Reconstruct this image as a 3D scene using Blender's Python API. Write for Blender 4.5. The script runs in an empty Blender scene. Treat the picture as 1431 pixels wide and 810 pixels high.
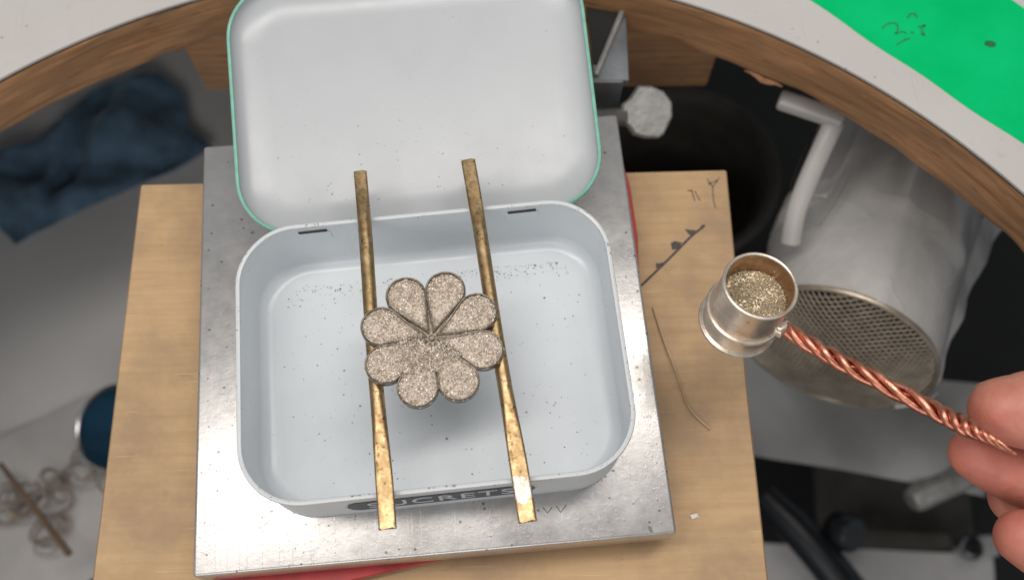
import bpy, bmesh, math, random
from mathutils import Vector, Matrix, Euler
random.seed(11)
S = 0.001                       # everything below is written in millimetres
scene = bpy.context.scene
col = scene.collection
R = math.radians

# ------------------------------------------------------------------ camera
cam_d = bpy.data.cameras.new('camera')
cam = bpy.data.objects.new('camera', cam_d); col.objects.link(cam)
cam.location = (14.536*S, -73.73*S, 214.35*S)
cam.rotation_euler = (R(20.668), R(0.175), R(-5.004))
cam_d.sensor_width = 36.0
cam_d.lens = 36.0*1390.1/1431.0
cam_d.clip_start = 0.01; cam_d.clip_end = 50
cam_d.dof.use_dof = True
cam_d.dof.focus_distance = 0.206
cam_d.dof.aperture_fstop = 13.0
scene.camera = cam

# ------------------------------------------------------------------ light: a workshop with a lamp hung above the bench
world = bpy.data.worlds.new('World'); scene.world = world
world.use_nodes = True
bg = world.node_tree.nodes['Background']
bg.inputs[0].default_value = (0.90, 0.95, 1.0, 1); bg.inputs[1].default_value = 0.29

def area(name, loc, target, sx, sy, watts, colr):
    d = bpy.data.lights.new(name, 'AREA'); d.shape = 'RECTANGLE'
    d.size = sx*S; d.size_y = sy*S; d.energy = watts; d.color = colr
    o = bpy.data.objects.new(name, d); col.objects.link(o)
    o.location = Vector(loc)*S
    o.rotation_euler = (Vector(target)-Vector(loc)).to_track_quat('-Z', 'Y').to_euler()
    return o
area('bench_lamp', (-30, 33, 520), (-20, -12, 0), 800, 84, 2.45, (1.0, 0.955, 0.90))
area('front_fill', (-180, -820, 560), (-20, 60, -140), 900, 420, 2.7, (1.0, 0.98, 0.95))  # added fill from the front, lifts the space under the bench
scene.view_settings.view_transform = 'Standard'
scene.view_settings.look = 'None'
scene.view_settings.exposure = 0.0
scene.view_settings.gamma = 1.0
scene.view_settings.use_curve_mapping = False
scene.cycles.max_bounces = 8

# ------------------------------------------------------------------ materials
class NT:
    def __init__(s, name):
        s.m = bpy.data.materials.new(name); s.m.use_nodes = True
        s.t = s.m.node_tree; s.n = s.t.nodes; s.l = s.t.links
        s.b = s.n['Principled BSDF']
        tc = s.n.new('ShaderNodeTexCoord')
        v = s.n.new('ShaderNodeVectorMath'); v.operation = 'SCALE'; v.inputs['Scale'].default_value = 1000.0
        s.l.new(tc.outputs['Object'], v.inputs[0]); s.co = v.outputs[0]; s.tc = tc
    def set(s, **k):
        names = dict(rough='Roughness', metal='Metallic', coat='Coat Weight', coatr='Coat Roughness', sss='Subsurface Weight',
                     ior='IOR', spec='Specular IOR Level', trans='Transmission Weight', sheen='Sheen Weight', aniso='Anisotropic')
        for a, b in k.items():
            if a == 'base': s.b.inputs['Base Color'].default_value = (*b, 1)
            else: s.b.inputs[names[a]].default_value = b
        return s
    def mapv(s, sc=(1, 1, 1), rot=(0, 0, 0), src=None):
        m = s.n.new('ShaderNodeMapping'); m.inputs['Scale'].default_value = sc; m.inputs['Rotation'].default_value = rot
        s.l.new(src or s.co, m.inputs[0]); return m.outputs[0]
    def noise(s, mm, detail=4, rough=.55, src=None, dist=0):
        n = s.n.new('ShaderNodeTexNoise'); n.inputs['Scale'].default_value = 1.0/mm
        n.inputs['Detail'].default_value = detail; n.inputs['Roughness'].default_value = rough; n.inputs['Distortion'].default_value = dist
        s.l.new(src or s.co, n.inputs['Vector']); return n.outputs[0]
    def voro(s, mm, src=None, feature='F1', out='Distance', rnd=1):
        n = s.n.new('ShaderNodeTexVoronoi'); n.feature = feature; n.inputs['Scale'].default_value = 1.0/mm; n.inputs['Randomness'].default_value = rnd
        s.l.new(src or s.co, n.inputs['Vector']); return n.outputs[out]
    def ramp(s, fac, stops, interp='LINEAR'):
        r = s.n.new('ShaderNodeValToRGB'); r.color_ramp.interpolation = interp
        e = r.color_ramp.elements
        while len(e) < len(stops): e.new(.5)
        for x, (p, c) in zip(e, stops):
            x.position = p; x.color = (*c, 1) if not isinstance(c, (int, float)) else (c, c, c, 1)
        s.l.new(fac, r.inputs[0]); return r.outputs[0]
    def mix(s, fac, a, b, mode='MIX'):
        m = s.n.new('ShaderNodeMix'); m.data_type = 'RGBA'; m.blend_type = mode
        for i, v in ((0, fac), (6, a), (7, b)):
            if isinstance(v, (int, float)): m.inputs[i].default_value = v if i == 0 else (v, v, v, 1)
            elif isinstance(v, tuple): m.inputs[i].default_value = (*v, 1)
            else: s.l.new(v, m.inputs[i])
        return m.outputs[2]
    def math(s, op, a, b=0.0):
        m = s.n.new('ShaderNodeMath'); m.operation = op
        for i, v in ((0, a), (1, b)):
            if isinstance(v, (int, float)): m.inputs[i].default_value = v
            else: s.l.new(v, m.inputs[i])
        return m.outputs[0]
    def sep(s, src=None):
        n = s.n.new('ShaderNodeSeparateXYZ'); s.l.new(src or s.co, n.inputs[0]); return n.outputs
    def base(s, c): s.l.new(c, s.b.inputs['Base Color']); return s
    def rough(s, c): s.l.new(c, s.b.inputs['Roughness']); return s
    def link(s, c, inp): s.l.new(c, s.b.inputs[inp]); return s
    def bump(s, h, dist_mm, strength=1.0):
        b = s.n.new('ShaderNodeBump'); b.inputs['Distance'].default_value = dist_mm*S; b.inputs['Strength'].default_value = strength
        s.l.new(h, b.inputs['Height'])
        old = s.b.inputs['Normal'].links
        if old: s.l.new(old[0].from_socket, b.inputs['Normal'])
        s.l.new(b.outputs[0], s.b.inputs['Normal']); return s

def plain(name, base, rough=.5, metal=0, var=.12, mm=6, bump=0.0, bmm=1.5, **k):
    n = NT(name); n.set(rough=rough, metal=metal, **k)
    f = n.noise(mm, 5, .6)
    lo = tuple(c*(1-var) for c in base); hi = tuple(min(1, c*(1+var)) for c in base)
    n.base(n.ramp(f, [(.3, lo), (.7, hi)]))
    if bump: n.bump(n.noise(bmm, 4), bump)
    return n.m
MAT = {}

# white enamel of the tin, with specks of dirt
def enamel(name, colr, specks=True):
    n = NT(name); n.set(rough=.36, coat=.08, coatr=.2)
    c = n.ramp(n.noise(14, 3), [(.3, tuple(x*.96 for x in colr)), (.7, colr)])
    if specks:
        v = n.voro(2.6); big = n.noise(9, 2)
        k = n.math('MULTIPLY', n.math('LESS_THAN', v, .055), n.math('GREATER_THAN', big, .50))
        v2 = n.voro(1.1); k2 = n.math('MULTIPLY', n.math('LESS_THAN', v2, .07), n.math('GREATER_THAN', n.noise(5, 2), .58))
        c = n.mix(n.math('MULTIPLY', k, .42), c, (.25, .26, .27))
        c = n.mix(n.math('MULTIPLY', k2, .35), c, (.30, .31, .33))
        sm = n.ramp(n.noise(3.0, 5, .7), [(.66, 0.0), (.84, .12)])
        c = n.mix(sm, c, (.42, .44, .46))
    n.base(c); n.bump(n.noise(16, 2), .06, .4)
    n.rough(n.ramp(n.noise(9, 3), [(.3, .27), (.7, .36)]))
    return n.m
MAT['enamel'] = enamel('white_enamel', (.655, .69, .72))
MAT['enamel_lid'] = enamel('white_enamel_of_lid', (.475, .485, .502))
def edge_enamel():
    n = NT('worn_white_rim'); n.set(rough=.32)
    w = n.ramp(n.noise(1.1, 4, .7), [(.60, 0.0), (.68, 1.0)])
    n.base(n.mix(w, (.66, .68, .69), (.33, .31, .29))); n.link(w, 'Metallic'); return n.m
MAT['rim'] = edge_enamel()
MAT['teal'] = plain('teal_paint', (.22, .50, .39), .35, var=.12, mm=2.5)
MAT['slot'] = plain('dark_slot', (.035, .033, .03), .6)
MAT['plate'] = plain('dark_blue_print', (.018, .028, .045), .4, var=.3, mm=1.5)
MAT['print'] = plain('pale_print', (.55, .58, .62), .45, var=.2, mm=1)

def steel_block():
    n = NT('ground_steel'); n.set(metal=.82)
    blotch = n.noise(11, 5, .65)
    c = n.ramp(blotch, [(.30, (.50, .475, .455)), (.55, (.585, .56, .54)), (.75, (.64, .615, .595))])
    pit = n.math('MULTIPLY', n.math('LESS_THAN', n.voro(2.1), .16), n.math('GREATER_THAN', n.noise(6, 3), .53))
    pitn = n.ramp(n.noise(.8, 4, .7), [(.57, 0.0), (.68, .7)])
    pitn = n.math('MULTIPLY', pitn, n.ramp(n.noise(9, 2), [(.48, 0.0), (.60, 1.0)]))
    c = n.mix(n.math('MULTIPLY', pit, .7), c, (.13, .115, .10))
    c = n.mix(pitn, c, (.20, .175, .155))
    # scratches in four directions
    tot = None
    for ang, w, lo in ((12, .35, .67), (-35, .30, .68), (65, .3, .69), (152, .3, .69)):
        m = n.mapv((1/w, 1/38.0, 1), (0, 0, R(ang)))
        s_ = n.ramp(n.noise(1, 2, .5, src=m), [(lo, 0.0), (lo+.045, 1.0)])
        tot = s_ if tot is None else n.math('MAXIMUM', tot, s_)
    c = n.mix(n.math('MULTIPLY', tot, .16), c, (.76, .74, .72))
    n.base(c)
    r = n.ramp(n.noise(5, 5, .7), [(.3, .27), (.7, .38)])
    n.rough(n.math('ADD', r, n.math('MULTIPLY', pitn, .15)))
    n.bump(n.noise(1.6, 4, .6), .05, .5); n.bump(tot, .02, .5); n.bump(pitn, .03, .5)
    return n.m
MAT['steel'] = steel_block()
MAT['stamp'] = plain('stamped_mark', (.13, .12, .11), .5, 1)

def brass(name, spots=.55):
    n = NT(name); n.set(metal=1)
    c = n.ramp(n.noise(3.5, 5, .65), [(.28, (.235, .148, .074)), (.5, (.40, .275, .142)), (.72, (.53, .395, .225))])
    d = n.ramp(n.noise(1.1, 4, .65), [(.57, 0.0), (.67, .85)])
    c = n.mix(d, c, (.13, .075, .035))
    d2 = n.math('MULTIPLY', n.math('LESS_THAN', n.voro(2.4), .20), n.math('GREATER_THAN', n.noise(4, 2), .5))
    c = n.mix(n.math('MULTIPLY', d2, spots), c, (.22, .12, .05))
    n.base(c); n.rough(n.ramp(n.noise(1.5, 4), [(.3, .30), (.7, .52)]))
    m = n.mapv((1/.5, 1/12.0, 1/.5)); n.bump(n.noise(1, 3, src=m), .08, .5); n.bump(n.noise(.9, 3), .06, .5)
    return n
nb = brass('old_brass'); MAT['brass'] = nb.m
def brass_tinned():
    n = brass('old_brass_with_solder')
    y = n.sep()[1]; z = n.noise(2.2, 4, .6)
    band = n.math('MULTIPLY', n.math('LESS_THAN', n.math('ADD', y, n.math('MULTIPLY', z, 6.0)), -27.5), n.math('GREATER_THAN', n.math('ADD', y, n.math('MULTIPLY', z, 7.0)), -31.5))
    old = n.b.inputs['Base Color'].links[0].from_socket
    hole = n.ramp(n.noise(1.0, 4, .7), [(.36, 0.0), (.46, .9)]); band = n.math('MULTIPLY', band, hole)
    n.base(n.mix(band, old, (.52, .475, .43))); return n.m
MAT['brass_tinned'] = brass_tinned()

def grains(name, a, b, c, metal=.75, rough=.33):
    n = NT(name); n.set(metal=metal, rough=rough)
    g = n.n.new('ShaderNodeNewGeometry')
    n.base(n.ramp(g.outputs['Random Per Island'], [(0, a), (.55, b), (.93, c), (1, (.93, .88, .80))])); return n.m
MAT['powder'] = grains('metal_powder', (.38, .305, .24), (.60, .50, .41), (.80, .71, .61), .4, .42)
MAT['gold_grain'] = grains('gold_filings', (.42, .33, .21), (.62, .52, .37), (.82, .74, .60), .55, .4)
MAT['cell'] = plain('dark_silver_wall', (.17, .145, .115), .38, .9, var=.45, mm=.9)
def powder_bed():
    n = NT('packed_powder'); n.set(metal=.4, rough=.5)
    v = n.voro(.34, out='Color'); s_ = n.sep(v)
    n.base(n.ramp(s_[0], [(0, (.44, .36, .285)), (.6, (.58, .485, .40)), (1, (.72, .63, .53))]))
    n.bump(n.voro(.34), .12); return n.m
MAT['bed'] = powder_bed()

def cup_metal(name, inside=False):
    n = NT(name); n.set(metal=1)
    if inside:
        n.base(n.ramp(n.noise(3, 5, .65), [(.3, (.40, .235, .14)), (.55, (.58, .40, .26)), (.75, (.72, .55, .39))])); n.set(rough=.42)
    else:
        c = n.ramp(n.noise(4, 4, .6), [(.3, (.64, .53, .43)), (.6, (.83, .72, .61)), (.8, (.88, .76, .62))])
        d = n.ramp(n.noise(1.2, 4, .7), [(.60, 0.0), (.72, .75)])
        n.base(n.mix(d, c, (.22, .16, .11)))
        n.rough(n.ramp(n.noise(1.8, 4), [(.3, .30), (.7, .46)])); n.bump(n.noise(1.5, 3), .06, .6); n.set(metal=.85)
    return n.m
MAT['cup'] = cup_metal('silver_tube'); MAT['cup_in'] = cup_metal('browned_inside', True)
def copper():
    n = NT('twisted_copper'); n.set(metal=1)
    n.base(n.ramp(n.noise(2.2, 4, .6), [(.28, (.38, .125, .08)), (.55, (.68, .285, .195)), (.8, (.85, .48, .345))]))
    n.rough(n.ramp(n.noise(1.0, 3), [(.3, .26), (.7, .46)])); n.bump(n.noise(.6, 3), .07, .6); return n.m
MAT['copper'] = copper()

def ply():
    n = NT('plywood'); n.set(rough=.62)
    m = n.mapv((1/30.0, 1/2.2, 1)); g = n.noise(1, 5, .6, src=m)
    m2 = n.mapv((1/45.0, 1/1.1, 1)); g2 = n.noise(1, 4, .6, src=m2, dist=.25)
    c = n.ramp(g, [(.25, (.41, .248, .118)), (.5, (.525, .338, .175)), (.75, (.585, .395, .222))])
    c = n.mix(.45, c, n.ramp(g2, [(.3, (.44, .272, .132)), (.7, (.565, .372, .20))]))
    st = n.ramp(n.noise(26, 5, .65), [(.43, 0.0), (.66, .75)]); c = n.mix(st, c, (.33, .215, .125))
    st2 = n.ramp(n.noise(1, 4, .65, src=n.mapv((1/9.0, 1/4.5, 1))), [(.60, 0.0), (.72, .35)]); c = n.mix(st2, c, (.27, .17, .095))
    li = n.math('MULTIPLY', n.ramp(n.noise(1, 2, src=n.mapv((1/22.0, 1/.5, 1))), [(.70, 0.0), (.74, .6)]), 1.0)
    c = n.mix(li, c, (.74, .58, .38))
    sp = n.ramp(n.noise(2.5, 4, .7), [(.66, 0.0), (.76, .45)]); c = n.mix(sp, c, (.24, .15, .085))
    n.base(c); n.bump(g2, .06, .5); n.bump(n.noise(.6, 3), .03); return n.m
MAT['ply'] = ply()
MAT['pencil'] = plain('charcoal_mark', (.085, .07, .06), .8, var=.3, mm=1)
MAT['pencil_faint'] = plain('faded_pencil_mark', (.23, .165, .10), .8, var=.3, mm=1)

def edge_wood(name, uv=True):
    n = NT(name); n.set(rough=.55, spec=.35)
    if uv:
        u = n.n.new('ShaderNodeUVMap'); src = u.outputs[0]
    else: src = n.co
    m = n.mapv((1/34.0, 1/1.7, 1/1.7), src=src); g = n.noise(1, 5, .6, src=m, dist=.3)
    m2 = n.mapv((1/16.0, 1/5.0, 1/5.0), src=src); b = n.noise(1, 4, .6, src=m2)
    c = n.ramp(g, [(.24, (.18, .078, .031)), (.48, (.37, .188, .086)), (.72, (.50, .275, .135))])
    c = n.mix(n.ramp(b, [(.40, 0.0), (.64, .75)]), c, (.29, .165, .085))
    d = n.ramp(n.noise(1, 3, src=n.mapv((1/12.0, 1/1.3, 1/1.3), src=src)), [(.62, 0.0), (.70, .8)]); c = n.mix(d, c, (.15, .062, .026))
    h = n.ramp(n.noise(1, 4, src=n.mapv((1/7.0, 1/2.0, 1/2.0), src=src)), [(.66, 0.0), (.74, .55)]); c = n.mix(h, c, (.58, .34, .18))
    n.base(c); n.bump(g, .25, .6); n.bump(n.noise(1.2, 4), .12, .6); return n.m
MAT['edge_wood'] = edge_wood('worn_edge_wood'); MAT['apron_wood'] = edge_wood('apron_wood', False)
def laminate():
    n = NT('white_laminate'); n.set(rough=.42)
    c = n.ramp(n.noise(60, 5, .6), [(.3, (.52, .485, .46)), (.7, (.575, .545, .52))])
    d = n.ramp(n.noise(4, 4, .7), [(.60, 0.0), (.74, .35)]); c = n.mix(d, c, (.40, .35, .32))
    sc = n.ramp(n.noise(1, 2, src=n.mapv((1/.5, 1/40.0, 1), (0, 0, R(38)))), [(.69, 0.0), (.73, .4)]); c = n.mix(sc, c, (.34, .30, .27))
    sp = n.math('MULTIPLY', n.math('LESS_THAN', n.voro(6), .07), .5); c = n.mix(sp, c, (.22, .18, .15))
    n.base(c); n.bump(n.noise(2, 3), .02); return n.m
MAT['laminate'] = laminate()
MAT['lam_edge'] = plain('dark_laminate_edge', (.045, .032, .024), .6, var=.4, mm=3)
def tape_mat():
    n = NT('green_tape'); n.set(rough=.9, spec=0.0)
    c = n.ramp(n.noise(26, 4, .6), [(.3, (.002, .47, .135)), (.7, (.006, .56, .19))]); n.base(c); n.bump(n.noise(5, 3), .08); n.bump(n.noise(.7, 2), .03); return n.m
MAT['tape'] = tape_mat(); MAT['ink'] = plain('green_ink', (.006, .135, .045), .6, var=.25, mm=1); MAT['ink_faint'] = plain('faint_green_ink', (.010, .24, .075), .6, var=.25, mm=1)
MAT['red'] = plain('red_rubber', (.42, .028, .03), .5, var=.25, mm=7)
MAT['felt'] = plain('brown_card', (.16, .10, .065), .8, var=.25, mm=5)
def duct_tape():
    n = NT('grey_duct_tape'); n.set(rough=.33, metal=.10)
    c = n.ramp(n.noise(16, 4, .6), [(.3, (.49, .48, .465)), (.7, (.62, .605, .585))])
    n.base(c)
    n.bump(n.noise(16, 2, .4, dist=.3), .9, .4); n.bump(n.noise(1, 2, src=n.mapv((1/9.0, 1/5.0, 1/20.0))), .6, .5); rg = n.math('ABSOLUTE', n.math('SUBTRACT', n.noise(20, 2, .4, dist=.5), .5)); n.bump(n.ramp(rg, [(0.0, 1.0), (.05, .25), (.2, 0.0)]), .28, .5)
    n.bump(n.noise(.6, 2), .04); return n.m
MAT['duct'] = duct_tape()
MAT['mesh'] = plain('screen_wire', (.38, .32, .25), .36, .7, var=.25, mm=5)
MAT['dark'] = plain('painted_shade_black', (.012, .012, .012), .8)  # black that paints the shade inside the nozzle and the bracket
MAT['white_plastic'] = plain('white_plastic', (.46, .44, .42), .4, var=.08, mm=20)
MAT['black_plastic'] = plain('black_rubber', (.085, .078, .066), .55, var=.3, mm=20)
MAT['floor'] = None
def floor_mat():
    n = NT('dark_floor'); n.set(rough=.6)
    c = n.ramp(n.noise(90, 5, .6), [(.3, (.012, .012, .012)), (.7, (.024, .0235, .023))]); n.base(c); n.bump(n.noise(6, 3), .3); return n.m
MAT['floor'] = floor_mat()
MAT['zinc'] = plain('zinc_plate', (.50, .49, .47), .38, .85, var=.15, mm=5, bump=.15, bmm=1.5)
MAT['screw'] = plain('dull_zinc', (.33, .325, .31), .5, .45, var=.22, mm=4, bump=.15, bmm=1.5)
MAT['bracket'] = plain('grey_steel', (.17, .18, .19), .5, .4, var=.2, mm=9, bump=.1)
def denim():
    n = NT('blue_cloth'); n.set(rough=.85, sheen=.2)
    n.base(n.ramp(n.noise(14, 5, .65), [(.3, (.055, .105, .165)), (.7, (.14, .25, .37))])); n.bump(n.noise(.8, 3), .2); n.bump(n.noise(9, 2), .6, .4); return n.m
MAT['denim'] = denim()
MAT['paper'] = plain('white_paper', (.56, .54, .53), .8, var=.1, mm=25, bump=.4, bmm=8)
MAT['scrap'] = plain('brown_wire', (.34, .285, .23), .6, .2, var=.4, mm=6)
MAT['stick'] = plain('brown_wood_stick', (.20, .13, .085), .6, var=.2, mm=10)
MAT['blue_bowl'] = plain('blue_glaze', (.022, .07, .125), .2, var=.2, mm=20)
MAT['chrome'] = plain('bright_steel', (.60, .60, .60), .22, 1, var=.1)
MAT['grey_sheet'] = plain('grey_vinyl', (.42, .42, .415), .5, var=.12, mm=30, bump=.5, bmm=14)
MAT['black_gloss'] = plain('black_handle', (.012, .014, .018), .35)
def skin():
    n = NT('skin'); n.set(rough=.46, sss=.35)
    n.b.inputs['Subsurface Radius'].default_value = (.0035, .0012, .0007); n.b.inputs['Subsurface Scale'].default_value = 1.0
    c = n.ramp(n.noise(9, 4, .6), [(.25, (.43, .14, .105)), (.5, (.53, .195, .14)), (.75, (.62, .285, .20))])
    rd = n.ramp(n.noise(16, 2), [(.45, 0.0), (.7, .5)]); c = n.mix(rd, c, (.58, .17, .13))
    n.base(c); n.bump(n.noise(1.1, 4, .7), .14, .7)
    n.bump(n.noise(1, 2, src=n.mapv((1/.9, 1/5.0, 1/.9))), .12, .6); n.bump(n.voro(.8, feature='DISTANCE_TO_EDGE'), .05, .5); return n.m
MAT['skin'] = skin(); MAT['nail'] = plain('fingernail', (.62, .345, .24), .34, var=.08)
MAT['filing'] = grains('dark_filings', (.13, .13, .13), (.26, .26, .255), (.46, .44, .41), .3, .5)
MAT['chip'] = plain('white_chip', (.80, .74, .70), .5)
MAT['hair'] = plain('pale_wire', (.42, .30, .19), .45, .4)

# ------------------------------------------------------------------ mesh helpers (millimetres in)
def link(name, verts, faces, mat, parent=None, loc=(0, 0, 0), rot=(0, 0, 0), smooth=40, uv=None):
    me = bpy.data.meshes.new(name)
    me.from_pydata([tuple(c*S for c in v) for v in verts], [], faces)
    bm = bmesh.new(); bm.from_mesh(me); bmesh.ops.recalc_face_normals(bm, faces=bm.faces); bm.to_mesh(me); bm.free()
    if smooth:
        me.polygons.foreach_set('use_smooth', [True]*len(me.polygons)); me.set_sharp_from_angle(angle=R(smooth))
    if uv:
        l = me.uv_layers.new(name='UVMap')
        for lp in me.loops: l.data[lp.index].uv = uv(me.vertices[lp.vertex_index].co/S)
    for m in (mat if isinstance(mat, (list, tuple)) else [mat]): me.materials.append(m)
    o = bpy.data.objects.new(name, me); col.objects.link(o)
    o.location = Vector(loc)*S; o.rotation_euler = rot
    if parent: o.parent = parent
    return o
def tag(o, label=None, cat=None, group=None, kind=None):
    for k, v in (('label', label), ('category', cat), ('group', group), ('kind', kind)):
        if v: o[k] = v
    return o
def empty(name, loc=(0, 0, 0), rot=(0, 0, 0), **k):
    o = bpy.data.objects.new(name, None); col.objects.link(o); o.empty_display_size = .01
    o.location = Vector(loc)*S; o.rotation_euler = rot
    return tag(o, **k)
def join(*parts):
    V, F = [], []
    for v, f in parts:
        n = len(V); V += [tuple(x) for x in v]; F += [tuple(i+n for i in q) for q in f]
    return V, F
def move(part, loc=(0, 0, 0), rot=None):
    M = rot if rot is not None else Matrix.Identity(3)
    return [tuple(M @ Vector(v) + Vector(loc)) for v in part[0]], part[1]
def frame(t):
    t = Vector(t).normalized(); a = Vector((0, 0, 1)) if abs(t.z) < .9 else Vector((1, 0, 0))
    x = a.cross(t).normalized(); return x, t.cross(x)
def tube(path, rad, n=10, caps=True, sec=None):
    P = [Vector(p) for p in path]; V, F = [], []
    if not isinstance(rad, (list, tuple)): rad = [rad]*len(P)
    x = None
    for i, p in enumerate(P):
        t = (P[min(i+1, len(P)-1)]-P[max(i-1, 0)]).normalized()
        if x is None: x, y = frame(t)
        else:
            x = (x - t*x.dot(t)).normalized(); y = t.cross(x)
        rx, ry = rad[i] if isinstance(rad[i], tuple) else (rad[i], rad[i])
        for k in range(n):
            a = 2*math.pi*k/n; V.append(tuple(p + x*math.cos(a)*rx + y*math.sin(a)*ry))
    for i in range(len(P)-1):
        for k in range(n): F.append((i*n+k, i*n+(k+1) % n, (i+1)*n+(k+1) % n, (i+1)*n+k))
    if caps: F += [tuple(range(n))[::-1], tuple(range((len(P)-1)*n, len(P)*n))]
    return V, F
def lathe(prof, n=48, closed=False, caps=(False, False)):
    V, F = [], []
    for r, z in prof:
        for k in range(n):
            a = 2*math.pi*k/n; V.append((r*math.cos(a), r*math.sin(a), z))
    m = len(prof)
    for i in range(m if closed else m-1):
        j = (i+1) % m
        for k in range(n): F.append((i*n+k, i*n+(k+1) % n, j*n+(k+1) % n, j*n+k))
    if caps[0]: F.append(tuple(range(n))[::-1])
    if caps[1]: F.append(tuple(range((m-1)*n, m*n)))
    return V, F
def rrect(w, d, r, seg=10):
    P = []
    for cx, cy, a0 in ((w/2-r, d/2-r, 0), (-w/2+r, d/2-r, 90), (-w/2+r, -d/2+r, 180), (w/2-r, -d/2+r, 270)):
        for k in range(seg+1):
            a = R(a0+90*k/seg); P.append((cx+r*math.cos(a), cy+r*math.sin(a)))
    return P
def loft(loops, cap0=True, cap1=True, closed=False):
    n = len(loops[0]); V = [p for l in loops for p in l]; F = []
    m = len(loops)
    for i in range(m if closed else m-1):
        j = (i+1) % m
        for k in range(n): F.append((i*n+k, i*n+(k+1) % n, j*n+(k+1) % n, j*n+k))
    if cap0: F.append(tuple(range(n))[::-1])
    if cap1: F.append(tuple(range((m-1)*n, m*n)))
    return V, F
def bevbox(w, d, h, b=.4, seg=2, c=(0, 0, 0)):
    bm = bmesh.new(); bmesh.ops.create_cube(bm, size=1)
    for v in bm.verts: v.co = Vector((v.co.x*w+c[0], v.co.y*d+c[1], v.co.z*h+c[2]))
    if b: bmesh.ops.bevel(bm, geom=list(bm.edges), offset=b, segments=seg, profile=.5, affect='EDGES')
    bm.verts.index_update(); V = [tuple(v.co) for v in bm.verts]; F = [tuple(v.index for v in f.verts) for f in bm.faces]; bm.free()
    return V, F
def prism(poly, z0, z1, b=0.0):
    """A flat plate with outline POLY, its top edge eased by b."""
    P = [Vector((x, y)) for x, y in poly]; n = len(P); c = sum(P, Vector((0, 0)))/n
    loops = [[(p.x, p.y, z0) for p in P]]
    if b:
        loops.append([(p.x, p.y, z1-b) for p in P])
        loops.append([tuple((p-(p-c).normalized()*b))+(z1,) for p in P])
    else: loops.append([(p.x, p.y, z1) for p in P])
    return loft(loops)
def ribbon(pts, w, z0, z1):
    """A stroke of a pen: a strip of width w (or a list) along pts, between z0 and z1."""
    P = [Vector(p) for p in pts]; n = len(P); W = w if isinstance(w, (list, tuple)) else [w]*n
    Lp, Rp = [], []
    for i, p in enumerate(P):
        t = (P[min(i+1, n-1)]-P[max(i-1, 0)]).normalized(); q = Vector((-t.y, t.x))*W[i]/2
        Lp.append(p+q); Rp.append(p-q)
    V = [(p.x, p.y, z) for z in (z0, z1) for p in Lp+Rp]; F = []
    for i in range(n-1):
        a, b, c, d = i, i+1, n+i+1, n+i
        F += [(a, d, c, b), (a+2*n, b+2*n, c+2*n, d+2*n), (a, b, b+2*n, a+2*n), (d, d+2*n, c+2*n, c)]
    F += [(0, 2*n, 3*n, n), (n-1, 2*n-1, 4*n-1, 3*n-1)]
    return V, F
def smooth_path(pts, k=6):
    P = [Vector(p) for p in pts]; out = []
    for i in range(len(P)-1):
        p0, p1, p2, p3 = P[max(i-1, 0)], P[i], P[i+1], P[min(i+2, len(P)-1)]
        for j in range(k):
            t = j/k
            out.append(.5*((2*p1)+(p2-p0)*t+(2*p0-5*p1+4*p2-p3)*t*t+(3*p1-p0-3*p2+p3)*t**3))
    out.append(P[-1]); return out
OCT = [(1, 0, 0), (-1, 0, 0), (0, 1, 0), (0, -1, 0), (0, 0, 1), (0, 0, -1)]
OCF = [(0, 2, 4), (2, 1, 4), (1, 3, 4), (3, 0, 4), (2, 0, 5), (1, 2, 5), (3, 1, 5), (0, 3, 5)]
def grain(V, F, p, r, flat=1.0, rnd=random):
    e = Euler((rnd.uniform(0, 6.3), rnd.uniform(0, 6.3), rnd.uniform(0, 6.3))).to_matrix(); n = len(V)
    s = (r*rnd.uniform(.7, 1.3), r*rnd.uniform(.7, 1.3), r*rnd.uniform(.6, 1.1))
    for q in OCT:
        w = e @ Vector((q[0]*s[0], q[1]*s[1], q[2]*s[2])); V.append((p[0]+w.x, p[1]+w.y, p[2]+w.z*flat))
    F += [tuple(i+n for i in f) for f in OCF]

# ------------------------------------------------------------------ the setting: floor far below
def grid(x0, x1, y0, y1, nx, ny, zf):
    V = [(x0+(x1-x0)*i/nx, y0+(y1-y0)*j/ny, zf(x0+(x1-x0)*i/nx, y0+(y1-y0)*j/ny)) for j in range(ny+1) for i in range(nx+1)]
    return V, [(j*(nx+1)+i, j*(nx+1)+i+1, (j+1)*(nx+1)+i+1, (j+1)*(nx+1)+i) for j in range(ny) for i in range(nx)]
FZ = -380
tag(link('floor', *grid(-900, 900, -700, 1000, 12, 12, lambda x, y: FZ), MAT['floor']), kind='structure')

# ------------------------------------------------------------------ workbench with a round cut-out
bench = empty('workbench', (-7.8, -86.2, 0), label='white topped workbench with worn brown wooden edge around its round cutout', cat='workbench')
BR = 186.24
NA = 120
arc = [(BR*math.cos(R(-20+220*k/NA)), BR*math.sin(R(-20+220*k/NA))) for k in range(NA+1)]
def outer(p):
    s_ = 620/max(abs(p[0]), abs(p[1])); return (p[0]*s_, p[1]*s_)
def slab(r, z0, z1):
    I = [(x*r/BR, y*r/BR) for x, y in arc]; O = [outer(p) for p in I]; m = NA+1
    V = [(x, y, z) for z in (z1, z0) for L_ in (I, O) for x, y in L_]; F = []
    for k in range(NA):
        F += [(k, k+1, m+k+1, m+k), (2*m+k, 3*m+k, 3*m+k+1, 2*m+k+1), (k, 2*m+k, 2*m+k+1, k+1), (m+k, m+k+1, 3*m+k+1, 3*m+k)]
    F += [(0, m, 3*m, 2*m), (m-1, 3*m-1, 4*m-1, 2*m-1)]
    return V, F
link('tabletop_surface', *slab(BR+.15, -.75, 0), MAT['laminate'], bench)
link('laminate_edge', *slab(BR+.30, -1.5, -.755), MAT['lam_edge'], bench)
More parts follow.
